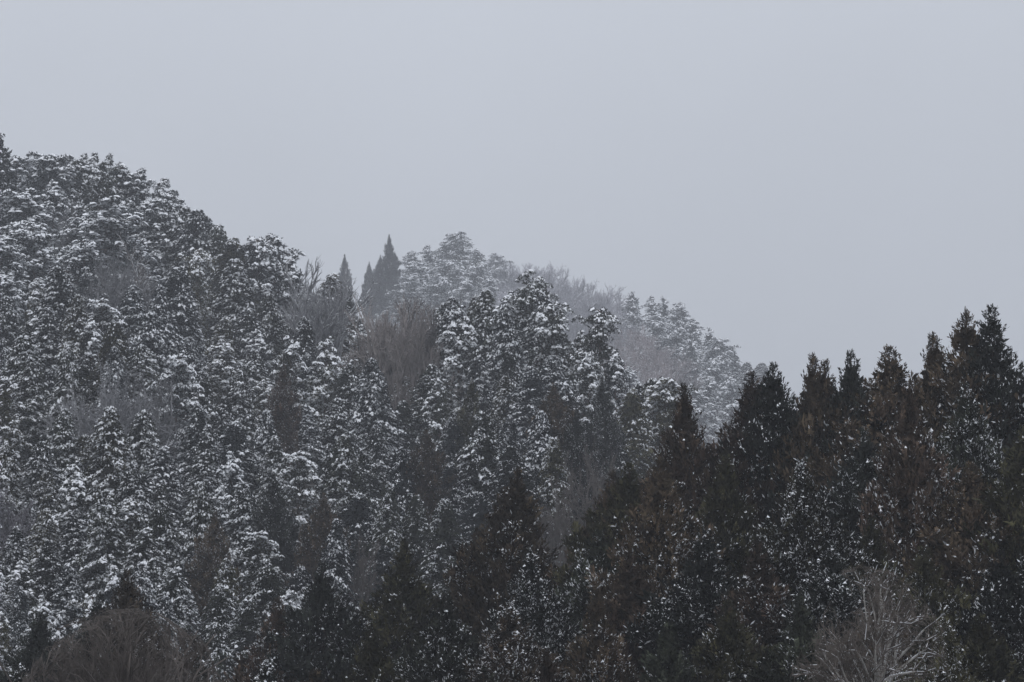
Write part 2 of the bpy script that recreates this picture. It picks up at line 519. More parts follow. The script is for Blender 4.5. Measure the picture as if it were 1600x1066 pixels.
def make_pine(seed, H=16.0, Rm=3.4, nl=44, flat=0.7, pw=0.8, pad=1.0):
    """irregular pine: limbs carrying rounded drooping needle pads"""
    R = np.random.default_rng(seed)
    st = stem(R, H, 0.24, 1.3, 10, 7, 0.93)
    segs = []
    PC, PR, PO = [], [], []
    ph = R.uniform(0, 6.28, 3)
    for i in range(nl):
        f = (i + R.uniform(0, 1)) / nl
        dep = 0.12 + f ** 1.35 * H * 0.80
        kk = int(np.clip((H - dep + 0.3) / (H * 0.93 + 0.8) * 10, 0, 9))
        a = st[kk, 3:6] * [1, 1, 0] + [0, 0, H - dep - 0.3]
        az = i * 2.39996 + R.normal(0, 0.6)
        lob = 1 + 0.32 * math.sin(az * 2 + ph[0] + dep * 0.7) + 0.2 * math.sin(az * 3 + ph[1] - dep * 1.1)
        rad = Rm * min(1, 0.02 + (dep / (H * 0.42)) ** pw * 0.98) * R.uniform(0.65, 1.1) * lob
        o = np.array([math.cos(az), math.sin(az), 0])
        e = a + o * rad + [0, 0, rad * (0.35 - 0.55 * f) + R.normal(0, 0.15)]
        m = (a + e) / 2 + [0, 0, 0.10 * rad]
        segs += [[*a, *m, 0.07, 0.05], [*m, *e, 0.05, 0.02]]
        for t in np.arange(1.0, 0.30, -0.95 / max(rad, 0.8)):
            p = a * (1 - t) ** 2 + 2 * m * t * (1 - t) + e * t * t
            PC.append(p + R.normal(0, 0.28, 3) * [1, 1, 0.6]); PR.append(pad * R.uniform(0.5, 1.0) * (0.4 + 0.6 * min(1, dep / (3.2 * pw)))); PO.append(o)
    PC, PR, PO = np.array(PC), np.array(PR), np.array(PO)
    n = len(PC); ks = 84

    def on_pad(k_, lo, hi):
        th = R.uniform(0, 6.283, (n, k_))
        q = np.sqrt(R.uniform(0, 1, (n, k_)))
        r = q * PR[:, None] * (1 + 0.22 * np.sin(3 * th + R.uniform(0, 6, (n, 1))))
        x, y = r * np.cos(th), r * np.sin(th)
        out = x * PO[:, :1] + y * PO[:, 1:2]
        h = flat * PR[:, None] * ((0.75 - q ** 2 * 1.05) * 0.8 * R.uniform(lo, hi, (n, k_))) - 0.28 * np.maximum(out, 0) * q
        return np.stack([PC[:, :1] + x, PC[:, 1:2] + y, PC[:, 2:] + h], 2), np.stack([x, y, 0 * x], 2) / PR[:, None, None]

    P, O = on_pad(ks, -0.4, 1.0)
    D = O * 0.8 + [0, 0, 0.35] + R.normal(0, 0.55, (n, ks, 3))
    S = Soup()
    S.add(*kites(R, P.reshape(-1, 3), D.reshape(-1, 3), R.uniform(0.22, 0.44, n * ks), R.uniform(0.04, 0.08, n * ks)), np.repeat(np.clip(R.lognormal(0, 0.35, n), 0.4, 2.2), ks * 4))
    ni = 900
    dep = R.uniform(0.1, 1, ni) * H * 0.8
    rr = Rm * np.minimum(1, (dep / (H * 0.42)) ** pw) * np.sqrt(R.uniform(0, 0.45, ni)); a2 = R.uniform(0, 6.283, ni)
    S.add(*kites(R, np.stack([rr * np.cos(a2), rr * np.sin(a2), H - dep - 0.5], 1), R.normal(size=(ni, 3)), R.uniform(0.4, 0.8, ni), R.uniform(0.08, 0.16, ni)))
    crown = S.mesh("pine_crown", M_FOL)
    T = Soup(); T.add(*tubes(st, 7)); T.add(*tubes(segs, 4))
    trunk = T.mesh("pine_trunk", M_PINEBARK, True)
    P2 = P.reshape(-1, 3)[R.choice(n * ks, 2500, replace=False)] + [0, 0, 0.1]
    P, O = on_pad(11, 0.85, 1.05)
    C = P.reshape(-1, 3) + [0, 0, 0.10]
    A = np.stack([np.cos(t := R.uniform(0, 6.283, len(C))), np.sin(t), 0 * t], 1)
    ax = R.uniform(0.14, 0.40, len(C))
    snows = snow_set(R, "pine", C, A, ax, ax * R.uniform(0.5, 0.9, len(C)), R.uniform(0.06, 0.14, len(C)), np.repeat(PO, 11, 0), 0.25, P2)
    return dict(trunk=trunk, crown=crown, snow=snows, H=H)


def make_bare(seed, H=12.0, spread=0.55, levels=5, nsplit=(5, 4, 4, 4, 3), rmin=0.012, trunk_h=0.16, up=0.35, snow_lv=4, big_lv=2, l0=0.42, dec=0.60, r0=0.0135, wob=0.06, dome=None):
    """leafless broadleaf: trunk + limbs, then a crown of fine twigs"""
    R = np.random.default_rng(seed)
    big, fine, snowp = [], [], []
    tops = np.array([[0, 0, H * trunk_h]]); dirs = np.array([[0, 0, 1.0]]); L = H * (1 - trunk_h) * l0; r = H * r0
    big.append(np.array([[0, 0, -0.8, 0, 0, H * trunk_h, r * 1.6, r * 1.05]]))
    for lv in range(levels):
        k = nsplit[lv]
        n = len(tops)
        P = np.repeat(tops, k, 0)
        D = np.repeat(dirs, k, 0)
        if lv == 0:
            a = np.arange(k) / k * 6.283 + R.uniform(0, 1, k)
            sp = R.uniform(0.2, 1.0, k) * spread * 1.7
            D2 = np.stack([np.cos(a) * sp, np.sin(a) * sp, np.ones(k)], 1)
            P = P - [0, 0, 1] * R.uniform(0, 0.12, (k, 1)) * H * trunk_h
        else:
            D2 = D + R.normal(0, spread * (0.72 + 0.12 * lv), (n * k, 3)) + [0, 0, up * 0.4]
            t = R.uniform(0.0, 1.0, (n * k, 1)) ** 0.6
            P = P - np.repeat(lastvec, k, 0) * (1 - t) * 0.8
        D2 = unit(D2)
        ln = L * R.uniform(0.6, 1.25, (n * k, 1))
        mid = P + D2 * ln * 0.5 + R.normal(0, wob, (n * k, 3)) * L
        D3 = unit(D2 + [0, 0, up * 0.3] + R.normal(0, 0.2, (n * k, 3)))
        end = mid + D3 * ln * 0.5
        r1 = max(rmin, r * 0.6)
        o1 = np.ones((n * k, 1))
        S = [np.concatenate([P, mid, o1 * r, o1 * (r + r1) / 2], 1), np.concatenate([mid, end, o1 * (r + r1) / 2, o1 * r1 * (1 if lv < levels - 1 else 0.5)], 1)]
        (big if lv < big_lv else fine).extend(S)
        if lv < snow_lv:
            for s_ in S:
                mm = 2 if lv else 4
                tq = R.uniform(0.3, 0.7, (len(s_), mm, 1))
                q = s_[:, None, :3] * (1 - tq) + s_[:, None, 3:6] * tq
                vec = np.repeat((s_[:, 3:6] - s_[:, :3])[:, None], mm, 1)
                snowp.append(np.concatenate([q.reshape(-1, 3), vec.reshape(-1, 3), np.full((q.shape[0] * mm, 1), r)], 1))
        tops, dirs, lastvec = end, D3, end - P
        L *= dec; r = r1
    big, fine = np.concatenate(big), np.concatenate(fine)
    if dome:                                               # an evenly rounded outline, as of a tree grown in the open
        cz, ra, rb = dome[0] * H, dome[1] * H, dome[2] * H

        def rounded(p):
            q_ = p - [0, 0, cz]
            rho = np.sqrt((q_[:, 0] / ra) ** 2 + (q_[:, 1] / ra) ** 2 + (np.maximum(q_[:, 2], 0) / rb) ** 2)
            return np.where((rho > 1)[:, None], [0, 0, cz] + q_ * (np.maximum(rho, 1) ** -0.8)[:, None], p)
        for arr in (fine,):
            arr[:, :3] = rounded(arr[:, :3]); arr[:, 3:6] = rounded(arr[:, 3:6])
        tops = rounded(tops)
    T = Soup(); T.add(*tubes(big, 5))
    trunk = T.mesh("bare_trunk", M_TWIG, True)
    S = Soup(); S.add(*tubes(fine, 3))
    crown = S.mesh("bare_crown", M_TWIG)
    zz = np.sort(tops[:, 2]); Ht = float(zz[int(len(zz) * 0.985)])
    sp = np.concatenate(snowp)
    d = sp[:, 3:6]; ud = unit(d)
    keep = (np.linalg.norm(ud[:, :2], axis=1) > 0.3) & (R.uniform(0, 1, len(sp)) < 0.7)
    sp, d, ud = sp[keep], d[keep], ud[keep]
    ln = np.linalg.norm(d, axis=1) * R.uniform(0.15, 0.48, len(d))
    hw = np.maximum(sp[:, 6] * 0.7, rmin * 0.8)
    p = sp[:, :3] + [0, 0, 1] * (sp[:, 6:7] * 0.75)
    V, T2 = tubes(np.concatenate([p - ud * ln[:, None], p + ud * ln[:, None], hw[:, None], hw[:, None] * 0.6], 1), 3)
    sm = make_mesh("bare_snow", V, T2, M_SNOW, True)
    return dict(trunk=trunk, crown=crown, snow=[sm] * 5, H=Ht)


CED = [make_cedar(100 + i, 24.0, 3.7 + 0.3 * (i % 3), (0.43, 0.37, 0.50, 0.42, 0.46, 0.35)[i]) for i in range(6)]
CYP = [make_cypress(200 + i, 15.0, (2.4, 2.7, 2.5, 2.8, 2.3, 2.6, 2.9)[i], (0.66, 0.75, 0.6, 0.7, 0.8, 0.64, 0.7)[i]) for i in range(6)]
PIN = [make_pine(300 + i, 16.0, (3.8, 2.8, 4.3, 3.3, 4.6)[i], (46, 42, 52, 44, 54)[i], (0.8, 0.9, 0.75, 0.85, 0.75)[i], (0.5, 0.8, 0.42, 0.65, 0.38)[i], (1.1, 0.95, 1.2, 1.0, 1.25)[i]) for i in range(5)]
BARE = [make_bare(400 + i, 11.0, (0.62, 0.58, 0.68, 0.54)[i], 5, (6, 4, 4, 4, 3), 0.014, 0.12, 0.15) for i in range(4)]
UPR = [make_bare(430 + i, 12.0, 0.40, 5, (6, 4, 4, 4, 3), 0.015, 0.16, 0.40) for i in range(3)]
BIGB = [make_bare(450, 17.0, 0.36, 5, (14, 7, 6, 5, 3), 0.0036, 0.52, 0.10, 2, 2, 0.50, 0.56, 0.0036, 0.03, (0.64, 0.20, 0.25)),
        make_bare(453, 18.0, 0.52, 5, (8, 6, 5, 4, 3), 0.0032, 0.70, 0.10, 3, 2, 0.50, 0.60, 0.0040, 0.06, (0.74, 0.165, 0.20))]

# ------------------------------------------------------------------ terrain
IX = np.interp
A_SKY = np.array([(-200, 1020), (0, 1010), (90, 962), (215, 905), (330, 965), (440, 940), (520, 885), (640, 845), (735, 780), (810, 740),
                  (880, 770), (985, 728), (1080, 610), (1157, 586), (1260, 560), (1380, 545), (1500, 490), (1550, 490), (1600, 560), (1800, 560)], float)
B_SKY = np.array([(-300, 190), (0, 235), (60, 247), (160, 250), (240, 285), (280, 328), (320, 338), (370, 378), (430, 375), (475, 408), (520, 425),
                  (600, 458), (690, 475), (760, 462), (825, 446), (870, 475), (930, 492), (960, 540), (1000, 600), (1050, 615), (1100, 660),
                  (1300, 700), (1800, 720)], float)
C_SKY = np.array([(-300, 420), (400, 430), (540, 425), (600, 412), (650, 396), (715, 374), (770, 402), (850, 417), (905, 440), (960, 462), (1050, 480),
                  (1110, 522), (1150, 552), (1205, 582), (1300, 625), (1600, 690), (1900, 720)], float)


def yA(x): return IX(x, A_SKY[:, 0], A_SKY[:, 1])
def yB(x): return IX(x, B_SKY[:, 0], B_SKY[:, 1])
def yC(x): return IX(x, C_SKY[:, 0], C_SKY[:, 1])
Q = 0.65                        # the near stand and the middle slope are young plantations


def dA(x): return Q * IX(x, [0, 800, 1600], [190, 182, 170])
def dG(x): return dA(x) + 28 * Q
QB = 0.98


def dB(x): return QB * IX(x, [0, 300, 480, 600, 700, 850, 1000, 1100, 1600], [375, 365, 355, 345, 312, 288, 265, 250, 235])
def dC(x): return IX(x, [450, 720, 790, 850, 940, 1000, 1200, 1600], [1000, 980, 1050, 1090, 1060, 900, 850, 820])


def smooth_curve(fn, x, w=55.0):
    return (fn(x - w) + 2 * fn(x - w / 2) + 3 * fn(x) + 2 * fn(x + w / 2) + fn(x + w)) / 9


def tz(x, y, d):
    u = (x - W / 2) / F; v = (Hh / 2 - y) / F
    return d * (sin(PITCH) + v * cos(PITCH)) / (cos(PITCH) - v * sin(PITCH))


def ground(a, Y):
    """terrain height under the point with tangent a = X / Y at forward distance Y (arrays)"""
    a = np.asarray(a, float); Y = np.asarray(Y, float)
    x = W / 2 + F * cos(PITCH) * a
    xs = np.clip(x, -300, 1900)
    d_a, d_b, d_c = dA(xs), dB(xs), dC(xs)
    z_a = tz(xs, smooth_curve(yA, xs), d_a) - Q * IX(xs, [0, 900, 1200, 1600], [17, 20, 23, 24])
    z_b = tz(xs, smooth_curve(yB, xs), d_b) - 14.0 * d_b / 300
    z_c = tz(xs, smooth_curve(yC, xs), d_c) - 18.0
    z_g = z_a - 2.0 * Q
    D = [np.full_like(xs, -400.0), np.full_like(xs, 26.0), np.full_like(xs, 112.0 * Q), d_a, d_a + 28 * Q, d_b, d_b + 45, d_b + 90, d_c, d_c + 60, np.full_like(xs, 1700.0)]
    Z = [np.full_like(xs, -1.8), np.full_like(xs, -1.8), np.full_like(xs, -5.0 * Q), z_a, z_g, z_b, z_b - 10, z_b - 24, z_c, z_c - 16, np.full_like(xs, 0.0)]
    out = np.full_like(xs, -1.8)
    for i in range(len(D) - 1):
        t = (Y - D[i]) / np.maximum(D[i + 1] - D[i], 1e-3)
        k = (t >= 0) & (t <= 1)
        out = np.where(k, Z[i] * (1 - t) + Z[i + 1] * t, out)
    return out


def ground_at(X, Y):
    return float(ground(np.array([X / max(Y, 26.0)]), np.array([Y]))[0])


gx = np.arange(-520, 521, 5.0)
gy = np.arange(-60, 1451, 6.0)
GX, GY = np.meshgrid(gx, gy)
GZ = ground(GX / np.maximum(GY, 26.0), GY) + 0.35 * np.sin(GX * 0.31 + 1.3 * np.sin(GY * 0.17)) * np.sin(GY * 0.23) * np.clip((GY - 60) / 60, 0, 1)
GZ -= 0.3
nxg, nyg = len(gx), len(gy)
ii, jj = np.meshgrid(np.arange(nxg - 1), np.arange(nyg - 1))
q = (jj * nxg + ii).ravel()
quads = np.stack([q, q + 1, q + nxg + 1, q + nxg], 1)
m, t, b = node_mat("forest_floor")
tc = t.nodes.new("ShaderNodeTexCoord")
n1 = t.nodes.new("ShaderNodeTexNoise"); n1.inputs["Scale"].default_value = 0.9; n1.inputs["Detail"].default_value = 6.0
t.links.new(tc.outputs["Object"], n1.inputs["Vector"])
r1 = t.nodes.new("ShaderNodeValToRGB")
r1.color_ramp.elements[0].position = 0.52; r1.color_ramp.elements[0].color = (0.035, 0.028, 0.022, 1)
r1.color_ramp.elements[1].position = 0.66; r1.color_ramp.elements[1].color = (0.55, 0.58, 0.62, 1)
t.links.new(n1.outputs["Fac"], r1.inputs[0]); t.links.new(r1.outputs[0], b.inputs["Base Color"])
b.inputs["Roughness"].default_value = 0.95
hill = bpy.data.objects.new("hillside_terrain", make_mesh("hillside_terrain", np.stack([GX, GY, GZ], 2).reshape(-1, 3), quads, m, True))
hill["kind"] = "structure"
hill["label"] = "steep forest floor under the trees, leaf litter patched with snow"
col.objects.link(hill)

# ------------------------------------------------------------------ planting
TREES = []     # dicts: kind, px, py, root, land, snow level
NAME = dict(cedar="cedar_tree", cypress="cypress_tree", pine="pine_tree", bare="bare_tree")
LIB = dict(cedar=CED, cypress=CYP, pine=PIN, bare=BARE, upright=UPR, big=BIGB)


def plant(kind, px, py, d, lib=None, q=Q, var=None, H=None, wide=1.0, snow=2, tint=(0.03, 0.035, 0.028), tz_=None, label=None, ref=None, rot=None, wood=None):
    """a tree whose tip lies on the sight line of px, py at forward distance d; it stands on the terrain there"""
    a, c = ray(px, py)
    X, Y = a * d, d
    g = ground_at(X, Y)
    Ht = c * d - g
    if H is not None:                              # slide along the sight line until the tree has the wished height
        best = None
        for dd in np.linspace(d - (tz_ or 40), d + (tz_ or 40), 81):
            h = c * dd - ground_at(a * dd, dd)
            if best is None or abs(h - H) < best[0]:
                best = (abs(h - H), dd, h)
        d, Ht = best[1], best[2]
        X, Y = a * d, d
        g = ground_at(X, Y)
    L = LIB[lib or kind]
    P = L[(var if var is not None else random.randrange(len(L))) % len(L)]
    Ht = max(Ht, 4.0)
    s = Ht / P["H"]
    root = bpy.data.objects.new(NAME[kind], None)
    root.empty_display_size = 0.5
    root.location = (X, Y, g - 0.25)
    sxy = wide * q * (0.55 + 0.45 * s / q) if kind != "bare" else wide * s
    root.scale = (sxy, sxy, (Ht + 0.25) / P["H"])
    root.rotation_euler = (random.gauss(0, 0.02), random.gauss(0, 0.02), rot if rot is not None else random.uniform(0, 6.283))
    col.objects.link(root)
    tr = bpy.data.objects.new("trunk", P["trunk"]); tr.parent = root; col.objects.link(tr)
    cr = bpy.data.objects.new("crown", P["crown"]); cr.parent = root; col.objects.link(cr)
    j = min(1.45, math.exp(random.gauss(0, 0.38 if kind == 'cedar' else 0.26)))
    cr.color = (tint[0] * j, tint[1] * j, tint[2] * j, 1)
    tr.color = (*(wood or tint), 1)
    if snow is not None:
        sn = bpy.data.objects.new("snow", P["snow"][int(np.clip(snow, 0, 4))]); sn.parent = cr; sn["kind"] = "stuff"; col.objects.link(sn)
    TREES.append(dict(kind=kind, px=px, py=py, root=root, label=label, ref=ref, snow=-1 if snow is None else snow, tint=tint, d=d, H=Ht))
    return root


BRONZE = (0.045, 0.033, 0.0215)
RUST = (0.042, 0.029, 0.021)
OLIVE = (0.042, 0.039, 0.020)
DARK = (0.015, 0.017, 0.014)
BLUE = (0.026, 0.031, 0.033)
GREEN = (0.027, 0.030, 0.021)

# --- near cedar stand, tops along its upper edge
ced = [
 (1502, 483, 'cedar', 0, 1.0, 1, BRONZE, "tallest pointed cedar on the right skyline, brown and almost bare of snow on top", "the tallest pointed cedar"),
 (1550, 479, 'cedar', 3, 0.85, 2, DARK, "ragged-topped cedar beside the tallest pointed one, snow caught down its front", "the ragged-topped tall cedar"),
 (1470, 524, 'cedar', 1, 0.8, 1, BRONZE, "lower cedar forming the left shoulder of the tallest pointed cedar", None),
 (1426, 598, 'cedar', 5, 0.7, 2, RUST, "small low cedar in the skyline notch left of the tallest cedar", None),
 (1382, 540, 'cedar', 2, 1.0, 2, BRONZE, "broad cone-shaped cedar on the skyline with snow on its right flank", "the broad cone-shaped skyline cedar"),
 (1331, 546, 'cedar', 4, 0.75, 1, DARK, "round-topped cedar on the skyline between two pointed neighbours", "the round-topped skyline cedar"),
 (1293, 562, 'cedar', 2, 0.75, 1, BRONZE, "short blunt cedar just left of the round-topped skyline cedar", None),
 (1260, 555, 'cedar', 1, 0.72, 0, BRONZE, "slim spire-topped cedar on the skyline, dark and snowless", "the slim spire-topped cedar"),
 (1233, 570, 'cedar', 4, 0.8, 1, DARK, "blunt cedar crowding the left side of the slim spire-topped cedar", None),
 (1158, 580, 'cedar', 3, 0.82, 1, RUST, "taller reddish cedar of the pair before the hazy far slope", "the reddish cedar pair"),
 (1187, 590, 'cedar', 5, 0.8, 1, RUST, "shorter right-hand cedar of the reddish pair before the hazy far slope", None),
 (1079, 600, 'cedar', 5, 0.72, 1, RUST, "lone slim reddish cedar standing clear against the snowy slope", "the lone slim reddish cedar"),
 (1598, 572, 'cedar', 2, 0.8, 1, RUST, "cedar cut by the right edge just below the skyline", None),
 (1592, 665, 'cedar', 0, 1.05, 1, OLIVE, "large olive-brown cedar cut by the right edge of the picture", "the right-edge olive cedar"),
 (1036, 716, 'cedar', 4, 0.8, 2, BRONZE, "dumpy snow-spotted cedar below the lone slim reddish cedar", None),
 (985, 724, 'cedar', 2, 0.85, 1, OLIVE, "blunt olive-brown cedar at the foot of the snowy slope, right of centre", "the blunt olive cedar"),
 (948, 736, 'cedar', 4, 0.75, 1, BRONZE, "small cedar against the left side of the blunt olive one", None),
 (810, 733, 'cedar', 1, 0.8, 1, BRONZE, "pointed dark cedar near the picture's centre, taller of a pair", "the pointed dark cedar near centre"),
 (765, 762, 'cedar', 3, 0.85, 1, BRONZE, "cedar just left of and below the pointed dark cedar near centre", None),
 (640, 843, 'cedar', 5, 0.9, 1, OLIVE, "brown-green narrow cedar below centre, hardly any snow on its tip", "the brown-green narrow cedar"),
 (520, 880, 'cedar', 2, 0.8, 2, DARK, "dark snow-spotted cedar left of the brown-green narrow cedar", None),
 (440, 934, 'cedar', 0, 0.8, 2, RUST, "reddish conical cedar near the bottom with a snow streak down its right side", "the reddish conical cedar"),
 (215, 893, 'cedar', 4, 0.75, 0, BRONZE, "dark snowless cedar rising right behind the rounded brown bare tree", "the cedar behind the brown bare tree"),
 (150, 930, 'cedar', 2, 0.7, 0, DARK, "low dark cedar behind the rounded bare tree's left shoulder", None),
 (88, 957, 'cedar', 2, 0.8, 0, DARK, "dark snowless cedar at the bottom left corner", "the bottom left corner cedar"),
]
pts = []
for (px, py, k, v, w, s, tn, lb, rf) in ced:
    d = float(dA(px)) - (0 if py < yA(px) + 25 else 18 * Q)
    plant('cedar', px, py, d, var=v, wide=w * 1.18, snow=s, tint=tn, label=lb, ref=rf)
    pts.append((px, py))

# --- the rest of the near stand, rows stepping down towards the viewer
cand = []
R0 = np.random.default_rng(77)
for _ in range(9000):
    x = R0.uniform(-60, 1660); y = R0.uniform(560, 1085)
    if y < yA(x) + 34:
        continue
    sx, sy = 78, 96
    if all(((x - p[0]) / sx) ** 2 + ((y - p[1]) / sy) ** 2 > 1 for p in pts):
        pts.append((x, y)); cand.append((x, y))
cand.sort(key=lambda p: p[1])


def snow_near(x, y):
    s = 2.3 + 0.9 * math.sin(x * 0.0113 + 1.0) * math.sin(y * 0.017 + 0.4) + R0.choice([-1.5, 0.4, 1.3]) + R0.normal(0, 0.3)
    s += 1.5 * math.exp(-((x - 1220) / 90) ** 2 - ((y - 880) / 110) ** 2) + 1.3 * math.exp(-((x - 1480) / 70) ** 2 - ((y - 700) / 90) ** 2)
    s += 1.0 * math.exp(-((x - 860) / 60) ** 2 - ((y - 820) / 80) ** 2) - 0.9 * math.exp(-((x - 1560) / 80) ** 2 - ((y - 900) / 160) ** 2)
    return int(np.clip(round(s), 0, 4))


for (x, y) in cand:
    t_ = np.clip((y - yA(x)) / max(1080 - yA(x), 60), 0, 1)
    d = float(dA(x)) * (1 - t_) + 122 * Q * t_
    tn = [BRONZE, OLIVE, DARK, GREEN, RUST, DARK][R0.integers(0, 6)]
    plant('cedar', x, y, d, wide=R0.uniform(0.8, 1.08), snow=snow_near(x, y), tint=tn)

# --- middle slope: landmarks
def mid_d(x, y, H):
    """forward distance on the middle slope where a tree of height H tops out on this sight line"""
    a, c = ray(x, y)
    ds = np.linspace(float(dG(x)) + 3, float(dB(x)) + 10, 260)
    h = c * ds - ground(np.full_like(ds, a), ds)
    i = int(np.argmin(np.abs(h / (ds / 300) - H)))
    return float(ds[i])


mids = []
GREYW = (0.21, 0.21, 0.22)
BROWNW = (0.19, 0.168, 0.16)


def mid(kind, px, py, H, **kw):
    d = mid_d(px, py, H)
    kw['q'] = d / 300
    plant(kind, px, py, d, **kw)
    mids.append((px, py, kw.get('gap', 1.0)))


# browner cedars scattered over the slope
for (px, py, v, w, s, tn, lb, rf) in [
 (662, 672, 2, 0.85, 1, BRONZE, "big brown cone-shaped cedar on the middle slope, hardly snowed", "the big brown middle-slope cedar"),
 (861, 600, 2, 0.75, 1, BRONZE, "brown cedar tip rising from the snowy spur right of centre", "the brown cedar tip on the snowy spur"),
 (905, 640, 4, 0.7, 2, DARK, "dark cedar between the two brown tips on the snowy spur", None),
 (950, 594, 1, 0.7, 2, DARK, "pointed dark cedar near the right end of the snowy spur", "the pointed dark cedar ending the spur"),
 (440, 570, 0, 0.6, 2, RUST, "reddish-brown cedar among the snowy cypresses left of centre", None),
 (500, 770, 2, 0.75, 1, BRONZE, "dusky brown cedar low on the slope left of centre", "the dusky brown slope cedar"),
 (430, 745, 4, 0.7, 1, DARK, "dark cedar left of the dusky brown one low on the slope", None),
 (335, 800, 4, 0.7, 1, BRONZE, "brown cedar low on the slope above the rounded bare tree", None),
 (545, 452, 3, 0.45, 1, DARK, "dark narrow conifer below the small far spire", None),
 (735, 590, 1, 0.6, 2, OLIVE, "olive-tinged narrow conifer in the middle of the spur", None)]:
    mid('cedar', px, py, 16, var=v, wide=w, snow=s, tint=tn, label=lb, ref=rf)

# pines of the upper left and the two on the spur
for (px, py, v, w, s, tn, H, lb, rf) in [
 (4, 212, 1, 0.6, 1, DARK, 17, "dark pine tip at the left edge, topmost tree of the slope", "the dark pine tip at the left edge"),
 (170, 322, 4, 1.0, 3, BLUE, 14, "wide pine with broad snow plates on the upper left slope", "the wide snow-plated pine"),
 (36, 248, 0, 0.8, 2, BLUE, 15, "frosted pine on the upper left skyline next to the dark tip", None),
 (68, 244, 2, 0.8, 2, BLUE, 15, "rounded frosted pine, second from the dark tip along the skyline", None),
 (104, 243, 1, 0.75, 2, BLUE, 15, "frosted skyline pine with an uneven top, left of three small spires", None),
 (121, 242, 3, 0.6, 1, GREEN, 15, "first of three small dark spires on the upper left skyline", None),
 (150, 242, 1, 0.55, 1, GREEN, 15, "second of three small dark spires on the upper left skyline", None),
 (169, 243, 3, 0.5, 1, GREEN, 15, "third of three small dark spires on the upper left skyline", None),
 (185, 256, 0, 0.7, 2, BLUE, 14, "leaning frosted pine right of the three small skyline spires", None),
 (213, 265, 3, 0.7, 2, BLUE, 14, "pine with a knobby top on the falling upper left skyline", None),
 (248, 280, 1, 0.75, 2, BLUE, 14, "last pine before the skyline drops, upper left", None),
 (255, 310, 0, 0.7, 3, BLUE, 12, "snowy pine just under the skyline drop, upper left", None),
 (30, 305, 2, 0.85, 3, BLUE, 13, "snow-plated pine near the left edge below the skyline", "the left-edge snow-plated pine"),
 (85, 290, 3, 0.8, 2, BLUE, 13, "shadowed pine under the skyline between two snow-plated pines", None),
 (125, 320, 1, 0.85, 3, BLUE, 13, "snowy pine just left of the wide snow-plated pine", None),
 (225, 345, 2, 0.8, 3, BLUE, 12, "snowy pine just right of the wide snow-plated pine", None),
 (60, 352, 4, 0.8, 3, BLUE, 13, "spreading snowy pine below the snow-plated pine near the left edge", None),
 (10, 370, 0, 0.75, 3, BLUE, 13, "snowy pine cut by the left edge below the skyline pines", None),
 (135, 375, 0, 0.7, 2, BLUE, 12, "dark-hearted pine above the pale bare tree on the upper left", None),
 (428, 368, 3, 0.95, 2, BLUE, 15, "bushy pine topping the skyline left of the far hill", "the bushy skyline pine"),
 (400, 374, 0, 0.7, 2, BLUE, 15, "pine leaning on the left of the bushy skyline pine", None),
 (466, 402, 1, 0.65, 2, BLUE, 14, "last pine on the left slope skyline before the gap", None),
 (826, 438, 4, 0.8, 3, GREEN, 14, "dome-topped snowy pine crowning the spur", "the dome-topped pine crowning the spur"),
 (868, 478, 2, 0.7, 3, GREEN, 13, "drooping snowy pine on the spur's right shoulder", None),
 (928, 482, 0, 0.75, 2, GREEN, 14, "dark shaggy pine standing apart on the right end of the spur", "the dark shaggy pine on the spur"),
 (905, 520, 3, 0.6, 3, GREEN, 12, "small snowy pine tucked left of the dark shaggy pine", None)]:
    mid('pine', px, py, H, var=v, wide=w * (1.25 if px < 480 else 1.05), snow=s + (1 if px < 480 else 0), tint=tn, label=lb, ref=rf)

